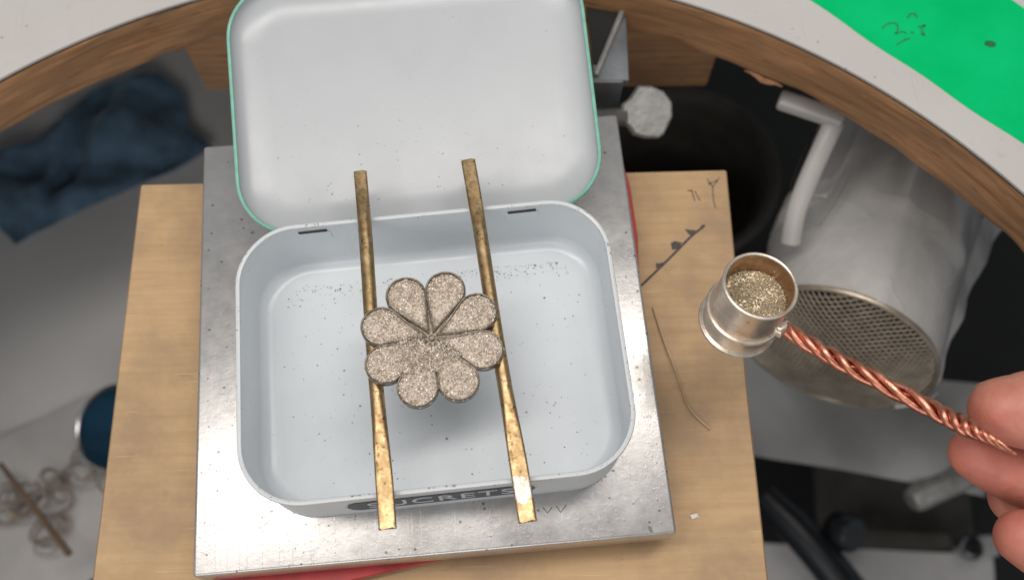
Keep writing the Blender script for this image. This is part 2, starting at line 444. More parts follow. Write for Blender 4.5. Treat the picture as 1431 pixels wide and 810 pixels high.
def edge_band():
    zs = [-1.51, -2.2, -4, -6, -8, -10, -12, -14, -16, -17.3, -18.2, -18.6]
    rnd = random.Random(4); V = []; m = NA*3+1
    off = [0]*m
    for i, z in enumerate(zs):
        for k in range(m):
            a = -20+220*k/(m-1); t = k*.37
            r = BR + .25*math.sin(t*.6+z*.3)+.12*math.sin(t*2.1+z)
            if i == 0: r += .2
            zz = z
            # chipped lower edge
            ch = max(0, math.sin(t*.21+1)*math.sin(t*.53)*math.sin(t*1.31+.4))*.35
            if z < -12: zz = z + ch*(-z-12)*.42 ; r += ch*.6
            if i >= 10: r += .5*(i-9)
            V.append((r*math.cos(R(a)), r*math.sin(R(a)), zz))
    n0 = len(zs)
    for k in range(m):
        a = -20+220*k/(m-1); V.append(((BR+40)*math.cos(R(a)), (BR+40)*math.sin(R(a)), -18.4))
    for k in range(m):
        a = -20+220*k/(m-1); V.append(((BR+40)*math.cos(R(a)), (BR+40)*math.sin(R(a)), -1.51))
    F = []
    q = n0+2
    for i in range(q):
        j = (i+1) % q
        for k in range(m-1): F.append((i*m+k, i*m+k+1, j*m+k+1, j*m+k))
    F += [tuple(i*m for i in range(q)), tuple(i*m+m-1 for i in range(q))]
    return V, F
link('edge_band', *edge_band(), MAT['edge_wood'], bench, uv=lambda c: (math.atan2(c.y, c.x)*BR, c.z))
def splinter(a, z, l, w):
    p = []
    for k in range(7):
        t = k/6-.5; aa = R(a+t*l/BR*57.3); r = BR-.3-.5*math.cos(t*3.1)
        p.append((r*math.cos(aa), r*math.sin(aa), z+.4*math.sin(k*1.7)))
    return tube(p, [.2, w*.6, w, w*1.1, w*.8, w*.5, .15], 6)
lighter = plain('fresh_split_wood', (.34, .17, .085), .6, var=.3, mm=3)
link('splinter', *splinter(56.5, -18.2, 11, .8), lighter, bench)
# wooden block screwed under the edge
ap = bevbox(155, 60, 33, .8, 2, (0, 30, 0))
link('apron_block', *ap, MAT['apron_wood'], bench, loc=(19.0, 180.4, -35.4), rot=(0, 0, R(-4.6)))

# green tape on the bench
gt = empty('tape', (0, 0, 0), label='bright green tape with a handwritten number stuck on the white bench top', cat='tape')
d = Vector((148.3-104.3, 33.3-79.9)).normalized(); nrm = Vector((-d.y, d.x)); a = Vector((104.3, 79.9))
P0 = a-d*60; P1 = a+d*190
Wd = 34.5
TV, TF = [], []
nn = 60
for i in range(nn+1):
    t = i/nn; e = .25*math.sin(i*.9)
    for s_ in range(9):
        q = P0+(P1-P0)*t+nrm*(Wd*s_/8 + (e if s_ in (0, 8) else 0)); TV.append((q.x, q.y, .12+.05*math.sin(i*.5)*math.sin(s_*.8)))
for i in range(nn):
    for s_ in range(8): TF.append((i*9+s_, i*9+s_+1, (i+1)*9+s_+1, (i+1)*9+s_))
b = [(x, y, .01) for x, y, z in TV]; N = len(TV)
TF2 = TF+[tuple(i+N for i in f) for f in TF]
for i in range(nn): TF2 += [(i*9, (i+1)*9, (i+1)*9+N, i*9+N), (i*9+8, (i+1)*9+8, (i+1)*9+8+N, i*9+8+N)]
link('tape_strip', TV+b, TF2, MAT['tape'], gt)
def strokes(name, L_, w, z, mat, parent):
    parts = [ribbon([(p.x, p.y) for p in smooth_path([(x, y, 0) for x, y in s_], 5)] if len(s_) > 2 else s_, w, z, z+.03) for s_ in L_]
    return link(name, *join(*parts), mat, parent, smooth=0)
strokes('handwriting', [
    [(121.14, 69.39), (123.08, 70.7), (125.07, 70.52), (125.1, 68.71), (124.2, 67.64)], [(124.17, 67.51), (126.03, 67.99), (127.09, 67.38)],
    [(123.81, 64.23), (125.99, 65.43), (127.74, 65.91)]], .42, .2, MAT['ink_faint'], gt)
strokes('handwriting', [[(128.32, 71.98), (129.52, 73.11), (130.57, 72.88), (130.86, 71.75)], [(130.54, 69.0), (132.52, 69.46)],
    [(132.28, 69.36), (131.12, 68.17), (131.5, 66.53), (130.64, 67.06)], [(128.2, 67.8), (128.9, 67.3)]], .50, .2, MAT['ink_faint'], gt)
link('ink_spot', *prism([(147.4+1.45*math.cos(R(t*30))*(1+.1*math.sin(t*2)), 62.4+1.0*math.sin(R(t*30))-.25*math.cos(R(t*30))) for t in range(12)], .2, .23), MAT['ink'], gt)


# ------------------------------------------------------------------ wooden board (bench pin), red sheet, steel block
board = empty('wooden_board', (4.4, 44.3, -14), (0, 0, R(-3.6)), label='tan plywood board with pencil marks lying under the steel block', cat='board')
def boardmesh():
    pts = [(-76.0, 3.9), (74.8, 1.4)]
    w0, w1 = -75.4, 74.9
    P = [(w0, -3.6+3.5), (w1, .9-.9), (w1-1.3, -190), (w0-.5, -190)]
    return prism([(w0, 0), (w0+.3, .3), (w1-.4, .6), (w1, .2), (w1-.9, -60), (w1-1.2, -190), (w0-.6, -190), (w0-.2, -60)], -18, 0, .5)
link('board_top', *boardmesh(), MAT['ply'], board)
def to_board(p):
    v = Vector((p[0]-4.4, p[1]-44.3)); c_, s_ = math.cos(R(3.6)), math.sin(R(3.6))
    return (v.x*c_-v.y*s_, v.x*s_+v.y*c_)
def mark(L_, w, mat):
    parts = [ribbon([to_board(p) for p in L] if len(L) < 3 else [(q.x, q.y) for q in smooth_path([(*to_board(p), 0) for p in L], 5)], w, .02, .05) for L in L_]
    return link('pencil_mark', *join(*parts), mat, board, smooth=0)
mark([[(53.0, 10.4), (58.3, 14.74), (63.07, 18.81), (67.35, 22.48), (70.81, 24.83)]], .62, MAT['pencil'])
for p in ([(57.3, 14.6), (57.5, 16.1), (58.4, 15.9), (59.4, 16.2), (58.9, 15.2)], [(62.0, 19.2), (61.9, 21.0), (62.9, 21.5), (64.7, 21.0), (63.6, 19.4)],
          [(67.0, 22.7), (65.9, 24.6), (67.2, 24.2), (68.6, 24.0), (68.2, 23.0)], [(69.8, 24.2), (70.2, 25.2), (71.2, 25.4), (71.1, 24.6)]):
    link('pencil_mark', *prism([to_board(q) for q in p], .06, .08), MAT['pencil'], board, smooth=0)
mark([[(73.75, 38.05), (74.83, 35.83), (76.92, 38.08)], [(74.83, 35.83), (74.44, 32.18), (74.59, 29.55)], [(73.78, 36.45), (76.31, 37.29)],
      [(69.3, 35.26), (69.67, 32.08)], [(68.2, 35.1), (69.5, 34.9)], [(70.1, 34.87), (70.98, 31.96)]], .42, MAT['pencil_faint'])
tag(link('wire_clipping', *tube(smooth_path([(55.1, 4.5, -13.6), (56.3, -3.0, -13.2), (58.3, -13.0, -13.0), (60.0, -21.0, -13.3), (64.2, -26.5, -13.6)], 8), .26, 6), MAT['hair']),
    'thin curved wire clipping lying on the plywood board', 'wire')
cv, cf = [], []
grain(cv, cf, (57.6, -45.9, -13.5), 1.0, .5)
cv = [(57.6+(x-57.6)*1.25, -45.9+(y+45.9)*.75, z) for x, y, z in cv]
tag(link('white_chip', cv, cf, MAT['chip'], smooth=0), 'tiny white chip lying on the plywood near its right edge', 'chip')

rs = tag(link('rubber_sheet', *prism([(-49.5, -53.8), (-20, -53.4), (-3, -51.0), (30, -48), (48.5, -40), (50.6, -20), (51.9, 8), (53.3, 22), (53.2, 36), (51.6, 46.5), (-45, 47)], -11.6, -10.1, .3), MAT['red'], smooth=30),
         'thin red rubber sheet sticking out from under the steel block', 'rubber sheet')
tag(link('packing_card', *prism([(-48, -47.0), (40, -45.0), (49.5, 44), (-47, 45)], -13.9, -11.65, .2), MAT['felt']), 'brown packing card between the red sheet and the plywood board', 'card')
blk = empty('steel_block', (0, 0, 0), label='square scratched steel bench block under the open white tin', cat='bench block')
link('block_body', *bevbox(101.6, 101.6, 10, .7, 3, (0, 0, -5)), MAT['steel'], blk, smooth=30)
for L_ in ([(23.22, -42.88), (24.01, -44.13), (25.11, -43.05)], [(26.06, -42.78), (26.82, -44.24), (28.17, -42.83)]):
    link('stamped_mark', *ribbon(L_, .22, .01, .03), MAT['stamp'], blk, smooth=0)
link('dark_nick', *prism([(44.8, -48.6), (45.6, -48.8), (45.9, -50.1), (45.1, -50.0)], .01, .03), MAT['stamp'], blk, smooth=0)

# ------------------------------------------------------------------ the tin
TX, TY, TR = 2.671, -10.99, .018
TW, TD, TH = 79.5, 59.9, 20.2
tin = empty('candy_tin', (TX, TY, 0.02), (0, 0, TR), label='open white candy tin with teal edged lid standing on the steel block', cat='tin')
def loop(w, d_, r, z): return [(x, y, z) for x, y in rrect(w, d_, max(r, .3), 12)]
def tinbody():
    t = .45; W, D, H, r = TW-1.0, TD-1.0, TH-.7, 12.5
    L_ = []
    # inside from the floor up, then outside down
    for k in range(6):
        a = R(90*k/5); q = 3.0
        L_.append(loop(W-2*t-2*q+2*q*math.sin(a), D-2*t-2*q+2*q*math.sin(a), r-t-q+q*math.sin(a), .8+q-q*math.cos(a)))
    for z in (7, 12, 16): L_.append(loop(W-2*t, D-2*t, r-t, z))
    L_.append(loop(W-2*t, D-2*t, r-t, H)); L_.append(loop(W, D, r, H))
    for z in (16, 8, 4): L_.append(loop(W, D, r, z))
    for k in range(5):
        a = R(90*k/4); q = .9
        L_.append(loop(W-2*q+2*q*math.cos(a), D-2*q+2*q*math.cos(a), r-q+q*math.cos(a), q-q*math.sin(a)))
    return loft(L_)
link('tin_base', *tinbody(), MAT['enamel'], tin, smooth=45)
def rolled(w, d_, r, rad, z, wob=0):
    P = rrect(w, d_, r, 12); n = len(P); V, F = [], []
    m = 8
    for i, p in enumerate(P):
        t = Vector(P[(i+1) % n])-Vector(P[i-1]); t.normalize(); o = Vector((t.y, -t.x))
        for k in range(m):
            a = 2*math.pi*k/m; V.append((p[0]+o.x*rad*math.cos(a), p[1]+o.y*rad*math.cos(a), z+rad*1.15*math.sin(a)+wob*math.sin(i*.9)*.5))
    for i in range(n):
        for k in range(m): F.append((i*m+k, i*m+(k+1) % m, ((i+1) % n)*m+(k+1) % m, ((i+1) % n)*m+k))
    return V, F
link('rolled_rim', *rolled(TW-1.1, TD-1.1, 12.4, .55, TH-.6, .12), MAT['rim'], tin)
# hinge slots in the back wall
for x in (-23.5, 22.0):
    sl = link('hinge_slot', *bevbox(6.2, .5, .7, .15, 1), MAT['slot'], tin, loc=(x, TD/2-1.05, TH-2.6), rot=(0, R(-2), 0))
    link('hinge_tab', *bevbox(7.4, .35, 3.2, .12, 1), MAT['enamel'], tin, loc=(x, TD/2-.99, TH-4.7))
# printed name plate on the front wall
npl = link('name_plate', *prism([(-18.4, -3.2), (-17.0, -4.5), (17.0, -4.5), (18.4, -3.2), (19.2, 0), (18.4, 3.2), (17.0, 4.5), (-17.0, 4.5), (-18.4, 3.2), (-19.2, 0)], 0, .18, 0), MAT['plate'], tin,
           loc=(-.8, -TD/2+.5, 9.9), rot=(R(90), 0, 0))
link('plate_border', *prism([(-17.3, -4.9), (17.3, -4.9), (18.9, -3.4), (19.7, 0), (18.9, 3.4), (17.3, 4.9), (-17.3, 4.9), (-18.9, 3.4), (-19.7, 0), (-18.9, -3.4)], -.1, .06), MAT['print'], tin, loc=(-.8, -TD/2+.5, 9.9), rot=(R(90), 0, 0))
def text_mesh(txt, size, ext=.06):
    cu = bpy.data.curves.new('lettering', 'FONT'); cu.body = txt; cu.size = size*S; cu.extrude = ext*S; cu.align_x = 'CENTER'; cu.align_y = 'CENTER'; cu.space_character = 1.12
    cu.offset = .00002
    o = bpy.data.objects.new('t', cu); col.objects.link(o); dg = bpy.context.evaluated_depsgraph_get(); dg.update()
    me = bpy.data.meshes.new_from_object(o.evaluated_get(dg)); bpy.data.objects.remove(o); return me
me = text_mesh('SUCRETS', 8.6); me.materials.clear(); me.materials.append(MAT['print'])
tx = bpy.data.objects.new('lettering', me); col.objects.link(tx); tx.parent = npl; tx.location = (0, 0, .22*S); tx.scale = (.80, .92, 1)
# lid
LA = R(12); LW, LD, LH = 81.6, 59.5, 5.0
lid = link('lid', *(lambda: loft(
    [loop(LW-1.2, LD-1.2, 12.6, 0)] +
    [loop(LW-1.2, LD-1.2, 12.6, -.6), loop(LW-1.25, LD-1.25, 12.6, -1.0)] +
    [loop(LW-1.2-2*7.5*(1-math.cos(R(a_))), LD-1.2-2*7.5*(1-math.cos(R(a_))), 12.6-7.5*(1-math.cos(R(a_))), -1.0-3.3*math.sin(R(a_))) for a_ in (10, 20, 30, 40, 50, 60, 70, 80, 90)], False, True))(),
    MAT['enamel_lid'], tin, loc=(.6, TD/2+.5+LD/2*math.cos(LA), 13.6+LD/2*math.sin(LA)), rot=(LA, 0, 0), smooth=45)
oo = loft([loop(LW-.2, LD-.2, 13, -.1), loop(LW-.2, LD-.2, 13, -1.9)] +
          [loop(LW-.2-2*3*(1-math.cos(R(a_))), LD-.2-2*3*(1-math.cos(R(a_))), 13-3*(1-math.cos(R(a_))), -1.9-3.1*math.sin(R(a_))) for a_ in (18, 36, 54, 72, 90)], False, True)
link('lid_outside', *oo, MAT['enamel'], lid)
link('lid_rim', *rolled(LW-.6, LD-.6, 12.8, .44, 0), MAT['teal'], lid)

# ------------------------------------------------------------------ dark filings spilt in tin and lid
def filings():
    rnd = random.Random(5); V, F = [], []
    for k in range(620):
        if k < 320: x, y = rnd.uniform(-34, 34), rnd.uniform(-24, 24)
        elif k < 500: x, y = rnd.uniform(6, 34), 23.2-abs(rnd.gauss(0, 1.6))
        elif k < 650: x, y = rnd.uniform(-34, -5), 23-abs(rnd.gauss(0, 2.5))
        elif k < 780: x, y = 34.2-abs(rnd.gauss(0, 2.2)), rnd.uniform(-22, 22)
        else: x, y = -34.5+abs(rnd.gauss(0, 2)), rnd.uniform(-24, 22)
        if abs(x) > 26 and abs(y) > 16 and math.hypot(abs(x)-26, abs(y)-16) > 8: continue
        r = rnd.choice((.08, .10, .12, .15, .2)) if rnd.random() < .97 else .30
        grain(V, F, (x, y, .8+r*.3), r, .5, rnd)
    return V, F
FV, FF = filings()
M2 = Matrix.Rotation(TR, 3, 'Z')
FV, FF = move((FV, FF), (TX, TY, .02), M2)
tag(link('metal_filings', FV, FF, MAT['filing'], smooth=0), 'dark metal filings scattered on the floor of the white tin', 'filings', kind='stuff')
def lidspecks():
    rnd = random.Random(9); V, F = [], []
    for k in range(120):
        x, y = rnd.uniform(-36, 36), -LD/2+4+abs(rnd.gauss(0, 16))
        if y > LD/2-5 or (abs(x) > 28 and abs(y) > 16): continue
        grain(V, F, (x, y, -4.27), rnd.choice((.09, .11, .14, .2)), .4, rnd)
    return V, F
bpy.context.view_layer.update()
LV, LF = lidspecks(); MW = lid.matrix_world
LV = [tuple((MW @ (Vector(v)*S))/S) for v in LV]
tag(link('metal_specks', LV, LF, MAT['filing'], smooth=0), 'sparse dark metal specks lying inside the open lid', 'filings', kind='stuff')

# ------------------------------------------------------------------ brass rods across the tin
def rod(ends, length, mats, name_loc, rz, label, dent=False):
    """Round in the middle, hammered flat and broad towards both ends; lies on the rim."""
    n = 44; P, rad = [], []
    for i in range(n+1):
        t = i/n; y = length*(.5-t)
        f0 = max(0, min(1, (t-ends[0])/.10)); f1 = max(0, min(1, (ends[1]-t)/.24))
        f0 = f0*f0*(3-2*f0); f1 = f1*f1*(3-2*f1); f = min(f0, f1)
        if f0 < f1: rx = 1.46*f + ends[2]*(1-f); ry = 1.46*f+.75*(1-f)
        else: rx = 1.46*f + ends[3]*(1-f); ry = 1.46*f+.60*(1-f)
        P.append((.10*math.sin(t*9), y, 0)); rad.append((rx, ry))
    V, F = [], []; m = 20
    for i, (p, (rx, ry)) in enumerate(zip(P, rad)):
        sq = min(1, abs(rx-ry)/.7)
        for k in range(m):
            a = 2*math.pi*k/m; ca, sa = math.cos(a), math.sin(a)
            e = 1-.5*sq
            V.append((p[0]+rx*math.copysign(abs(ca)**e, ca), p[1]+(.15*math.sin(k*1.9) if i in (0, n) else 0), p[2]+ry*math.copysign(abs(sa)**e, sa)))
    for i in range(n):
        for k in range(m): F.append((i*m+k, i*m+(k+1) % m, (i+1)*m+(k+1) % m, (i+1)*m+k))
    F += [tuple(range(m))[::-1], tuple(range(n*m, n*m+m))]
    return tag(link('brass_rod', V, F, mats, loc=name_loc, rot=(0, 0, rz), smooth=50), label, 'rod', 'brass rods lying across the tin')
def place_rod(a_, b_, z):
    a_, b_ = Vector(a_), Vector(b_); c_ = (a_+b_)/2; d_ = a_-b_
    return (c_.x, c_.y, z), math.atan2(d_.y, d_.x)-math.pi/2, d_.length
lc, rz, ln = place_rod((-10.1, 28.7), (-7.5, -47.4), TH+1.52)
rod((.05, .90, 1.42, 1.74), ln, MAT['brass'], lc, rz, 'left brass rod with dark scarred back end, under the left petals')
lc, rz, ln = place_rod((13.4, 29.4), (19.1, -48.4), TH+1.52)
rod((.13, .88, 1.55, 1.80), ln, MAT['brass_tinned'], lc, rz, 'right brass rod with pale solder smear near its front end')

# ------------------------------------------------------------------ flower pendant
fl = empty('flower_pendant', (3.3, -11.2, TH+3.05), (R(-1.5), R(1.0), R(4.2)), label='eight lobed metal flower filled with beige powder resting on two brass rods', cat='pendant')
LR, LC, HH = 4.15, 10.55, 1.6
def petal_outline(ang, shrink=0.0, n=22, r=LR, lc=LC, r0=1.0):
    """Teardrop: a round lobe with two straight sides running to the centre."""
    r = r-shrink
    th = math.asin(min(.99, r/lc)); P = []
    half = R(22.5)
    # tangent from a point near the centre
    inner = r0+shrink*2.4
    a0 = math.pi/2+th*.92
    P.append((inner, 0))
    for k in range(n+1):
        a_ = -a0+2*a0*k/n
        P.append((lc+r*math.cos(a_), r*math.sin(a_)))
    c_, s_ = math.cos(ang), math.sin(ang)
    return [(x*c_-y*s_, x*s_+y*c_) for x, y in P]
backp = []
BPv, BPf = lathe([(0.01, 0), (9.6, 0), (9.6, .98), (0.01, .98)], 40)
MAT['gap'] = plain('brown_grey_solder', (.34, .28, .225), .5, .5, var=.4, mm=.7)
link('back_plate', BPv, BPf, MAT['gap'], fl)
angs = [R(22.5+45*k) for k in range(8)]
rnd = random.Random(3)
def inside(p, poly):
    x, y = p; c_ = False; j = len(poly)-1
    for i in range(len(poly)):
        (xi, yi), (xj, yj) = poly[i], poly[j]
        if (yi > y) != (yj > y) and x < (xj-xi)*(y-yi)/(yj-yi)+xi: c_ = not c_
        j = i
    return c_
# fill heights: the lower (front) petals are heaped over their walls, the back ones sit lower
for k, a_ in enumerate(angs):
    deg = math.degrees(a_)
    front = -math.sin(a_+R(4))
    O, I = petal_outline(a_), petal_outline(a_, .34)
    h = HH + rnd.uniform(-.05, .05)
    n = len(O)
    wall = loft([[(x, y, .36) for x, y in I], [(x, y, h-.08) for x, y in I], [(x+(X-x)*.3, y+(Y-y)*.3, h) for (x, y), (X, Y) in zip(I, O)], [(x+(X-x)*.7, y+(Y-y)*.7, h) for (x, y), (X, Y) in zip(I, O)], [(x, y, h-.1) for x, y in O], [(x, y, 0) for x, y in O], ], False, False, closed=True)
    pw = link('petal', *wall, MAT['cell'], fl)
    lvl = HH-.62 if front < -.2 else (HH-.52 if front < .3 else HH-.30)
    bed = loft([[(x, y, .30) for x, y in petal_outline(a_, .30)], [(x, y, lvl-.12) for x, y in petal_outline(a_, .34)], [(x, y, lvl+.12) for x, y in petal_outline(a_, 1.5)]])
    bd = link('powder_bed', *bed, MAT['bed'], pw)
    V, F = [], []
    c_, s_ = math.cos(a_), math.sin(a_)
    reach = .30 if front < .3 else .02
    poly = petal_outline(a_, reach)
    cnt = 0
    while cnt < 1050:
        x, y = rnd.uniform(1.0, LC+LR), rnd.uniform(-LR, LR)
        p = (x*c_-y*s_, x*s_+y*c_)
        if not inside(p, poly): continue
        cnt += 1
        dome = .16*(1-min(1, ((x-LC)**2+y*y)/(LR*LR)))
        grain(V, F, (p[0], p[1], lvl+dome+.10*math.sin(p[0]*1.9+k)*math.cos(p[1]*1.6-k)+rnd.uniform(-.1, .06)), rnd.uniform(.16, .31), .8, rnd)
    g = link('powder_grains', V, F, MAT['powder'], pw, smooth=0); g['kind'] = 'stuff'
# powder spilt over the walls between the lower petals
V, F = [], []
for k in range(1500):
    g_ = rnd.choice((225, 225, 225, 225, 270, 270, 315, 180, 203, 248, 292)); r_ = rnd.uniform(2.0, 8.8 if g_ in (225, 203, 248) else 7.0); a_ = R(g_)+rnd.gauss(0, .55/r_ if g_ % 45 == 0 else .14)
    grain(V, F, (r_*math.cos(a_), r_*math.sin(a_), HH+rnd.uniform(-.12, .16)), rnd.uniform(.16, .28), .8, rnd)
g = link('spilt_grains', V, F, MAT['powder'], fl, smooth=0); g['kind'] = 'stuff'
V, F = [], []
for k in range(420):
    g_ = rnd.choice((0, 45, 90, 135, 180)); r_ = rnd.uniform(1.2, 9.4); a_ = R(g_)+rnd.gauss(0, .22/r_)
    grain(V, F, (r_*math.cos(a_), r_*math.sin(a_), 1.04+rnd.uniform(-.05, .2)), rnd.uniform(.10, .19), .8, rnd)
g = link('groove_grains', V, F, MAT['powder'], fl, smooth=0); g['kind'] = 'stuff'
cb = lathe([(0.01, .9), (.62, .9), (.7, 1.4), (.6, 1.7), (.4, 1.85), (.01, 1.9)], 12)
link('centre_bead', *cb, MAT['gap'], fl)

# ------------------------------------------------------------------ sifter cup on a twisted copper handle
n_up = Vector((math.sin(R(10))*.62, math.sin(R(10))*.78, math.cos(R(10)))).normalized()
CM = n_up.to_track_quat('Z', 'Y').to_euler()
mouth = Vector((67.7, -9.6, 35))
CL = 15.5
base_p = mouth-n_up*CL
cup = empty('sifter_cup', base_p, CM, label='small silver cup full of gold filings held on a twisted copper wire handle', cat='cup')
r1 = 7.35
outp = [(r1-.5, 0), (r1+.55, 0), (r1+.75, .25), (r1+.7, .6), (r1+.1, .85), (r1-.05, 3), (r1-.1, CL-1), (r1-.02, CL-.3), (r1-.15, CL), (r1-.45, CL)]
link('cup_wall', *lathe(outp, 64), MAT['cup'], cup)
link('cup_lining', *lathe([(r1-.45, CL), (r1-.55, CL-.4), (r1-.6, 2), (r1-.7, .6), (.05, .5)], 64), MAT['cup_in'], cup)
def ring(Rr, r, z, n=64, m=8):
    return lathe([(Rr+r*math.cos(2*math.pi*k/m), z+r*math.sin(2*math.pi*k/m)) for k in range(m)], n, closed=True)
link('mouth_rim', *ring(r1-.25, .38, CL-.1), MAT['cup'], cup)
link('band', *ring(r1+.1, .6, 5.4), MAT['cup'], cup)
link('foot_ring', *ring(r1+.45, .45, .3), MAT['cup'], cup)
link('mesh_floor', *lathe([(.05, .2), (r1-.5, .2), (r1-.5, .45), (.05, .45)], 48), MAT['mesh'], cup)
# copper handle: three strands twisted together
hp = smooth_path([(73.2, -14.6, 24.5), (79, -20.4, 26.0), (86, -26.6, 28.0), (96.3, -35.4, 31.0), (100.1, -39.6, 34.0), (103.1, -42.9, 36.2), (107.2, -46.3, 36.5)], 26)
hl = len(hp)
NST = 4
for sidx in range(NST):
    P, rr = [], []
    for i, p in enumerate(hp):
        t = (hp[min(i+1, hl-1)]-hp[max(i-1, 0)]).normalized(); x, y = frame(t)
        s_ = i/(hl-1)
        taper = 1 if s_ < .70 else max(.16, 1-(s_-.70)/.27*.84)
        ph = 2*math.pi*(sidx/NST+s_*3.7+.035*math.sin(s_*17+sidx*2.1))
        P.append(p+(x*math.cos(ph)+y*math.sin(ph))*(.84+.27*min(1, s_*4))*taper*(1+.12*math.sin(s_*23+sidx*1.7)))
        rr.append(.76*taper if i > 2 else .66)
    st = tube(P, rr, 10)
    # strands are written in world space and hung on the cup
    iv = Matrix.Translation(Vector(base_p)) @ CM.to_matrix().to_4x4(); iv.invert()
    link('copper_strand', [tuple(iv @ Vector(v)) for v in st[0]], st[1], MAT['copper'], cup)
jt = tube([tuple(base_p+n_up*5.6+Vector((.66, -.62, .0))*6.6), tuple(base_p+n_up*5.8+Vector((.66, -.62, .02))*8.6), (74.6, -14.8, 25)], [1.5, 1.35, 1.1], 12)
link('solder_joint', [tuple(iv @ Vector(v)) for v in jt[0]], jt[1], MAT['cup'], cup)
# gold filings inside
V, F = [], []
rnd = random.Random(8)
tilt = Vector((.55, .75, 0)).normalized()
cnt = 0
while cnt < 3600:
    x, y = rnd.uniform(-r1, r1), rnd.uniform(-r1, r1)
    if math.hypot(x, y) > r1-.65: continue
    cnt += 1
    s_ = (x*tilt.x+y*tilt.y)/r1
    z = CL-6.4-1.9*s_+.35*math.sin(x*.9)*math.cos(y*.7)+rnd.uniform(-.2, .1)
    grain(V, F, (x, y, z), rnd.uniform(.12, .22), 1, rnd)
bedv, bedf = lathe([(.05, 0), (r1*.3, 0), (r1*.6, 0), (r1-.62, 0)], 40)
bedv = [(x, y, CL-6.6-1.9*((x*tilt.x+y*tilt.y)/r1)+.35*math.sin(x*.9)*math.cos(y*.7)) for x, y, z in bedv]
V2, F2 = join((V, F), (bedv, bedf))
V2, F2 = move((V2, F2), base_p, CM.to_matrix())
tag(link('gold_filings', V2, F2, MAT['gold_grain'], smooth=0), 'heap of sparkling gold filings inside the small silver cup', 'filings', kind='stuff')
V, F = [], []
for k in range(260):
    a_ = rnd.uniform(0, 6.28); z = CL-2.6*rnd.random()-3.4-1.9*(math.cos(a_)*tilt.x+math.sin(a_)*tilt.y)*1.0
    grain(V, F, ((r1-.66)*math.cos(a_), (r1-.66)*math.sin(a_), min(CL-1.0, z-1.0)), rnd.uniform(.08, .17), 1, rnd)
g = link('clinging_grains', V, F, MAT['cup_in'], cup, smooth=0); g['kind'] = 'stuff'

# ------------------------------------------------------------------ hand
def hand():
    chains = {
        'thumb':  [((109.8, -37.0, 31), 6.3), ((115.0, -37.6, 31.5), 7.5), ((126, -37, 32), 8.0), ((141, -38, 31), 8.4), ((158, -44, 27), 9.6), ((178, -58, 20), 12.5)],
        'index':  [((108.4, -42.7, 19.5), 5.4), ((113.5, -45.3, 18), 6.2), ((124, -49.5, 16), 6.8), ((142, -54, 14), 7.6), ((168, -58, 12), 9.5)],
        'middle': [((119.5, -50.6, 10), 6.2), ((125, -53.5, 8), 6.9), ((136, -58.5, 6), 7.3), ((152, -64, 7), 8.0), ((170, -67, 9), 9.5)],
        'ring':   [((112.7, -59.4, 20.5), 5.4), ((117.5, -62, 19), 6.2), ((129, -68.5, 15), 6.9), ((148, -76, 11.5), 7.6), ((172, -78, 10), 9.2)],
        'little': [((126, -82, 15), 4.6), ((131, -83.5, 14), 5.6), ((142, -86, 11), 6.0), ((156, -88, 9), 6.6), ((175, -88, 9), 8.4)],
    }
    parts = []
    def sph(p, r, sx=1, sy=1, sz=1, rz=0):
        u = lathe([(max(.02, r*math.sin(R(a_))), -r*math.cos(R(a_))) for a_ in range(0, 181, 15)], 20)
        m = Matrix.Rotation(rz, 3, 'Z') @ Matrix.Diagonal((sx, sy, sz)); return move(u, p, m)
    for nme, ch in chains.items():
        P = [Vector(p) for p, r in ch]; rr = [r for p, r in ch]
        PP = smooth_path(P, 5); RR = []
        for i in range(len(rr)-1):
            for j in range(5): RR.append(rr[i]+(rr[i+1]-rr[i])*j/5)
        RR.append(rr[-1])
        parts.append(tube(PP, RR, 20)); parts.append(sph(P[0], rr[0]*1.0)); parts.append(sph(P[1], rr[1]*1.02))
    parts.append(sph((186, -72, 12), 1, 22, 25, 11.5, R(-20)))
    parts.append(sph((172, -60, 13), 1, 14, 16, 10.5))
    parts.append(tube([(184, -73, 12), (205, -82, 10), (228, -92, 8), (270, -110, 4)], [(20, 12), (18.5, 13.5), (19, 15), (24, 20)], 24))
    V, F = join(*parts)
    o = link('hand', V, F, MAT['skin'])
    m = o.modifiers.new('r', 'REMESH'); m.mode = 'VOXEL'; m.voxel_size = .75*S
    s_ = o.modifiers.new('s', 'SMOOTH'); s_.factor = .5; s_.iterations = 9
    dg = bpy.context.evaluated_depsgraph_get(); dg.update()
    me = bpy.data.meshes.new_from_object(o.evaluated_get(dg)); o.modifiers.clear(); old = o.data; o.data = me; bpy.data.meshes.remove(old)
    me.polygons.foreach_set('use_smooth', [True]*len(me.polygons))
    return tag(o, 'bare hand pinching the end of the copper wire between thumb and finger', 'hand')
hd = hand()
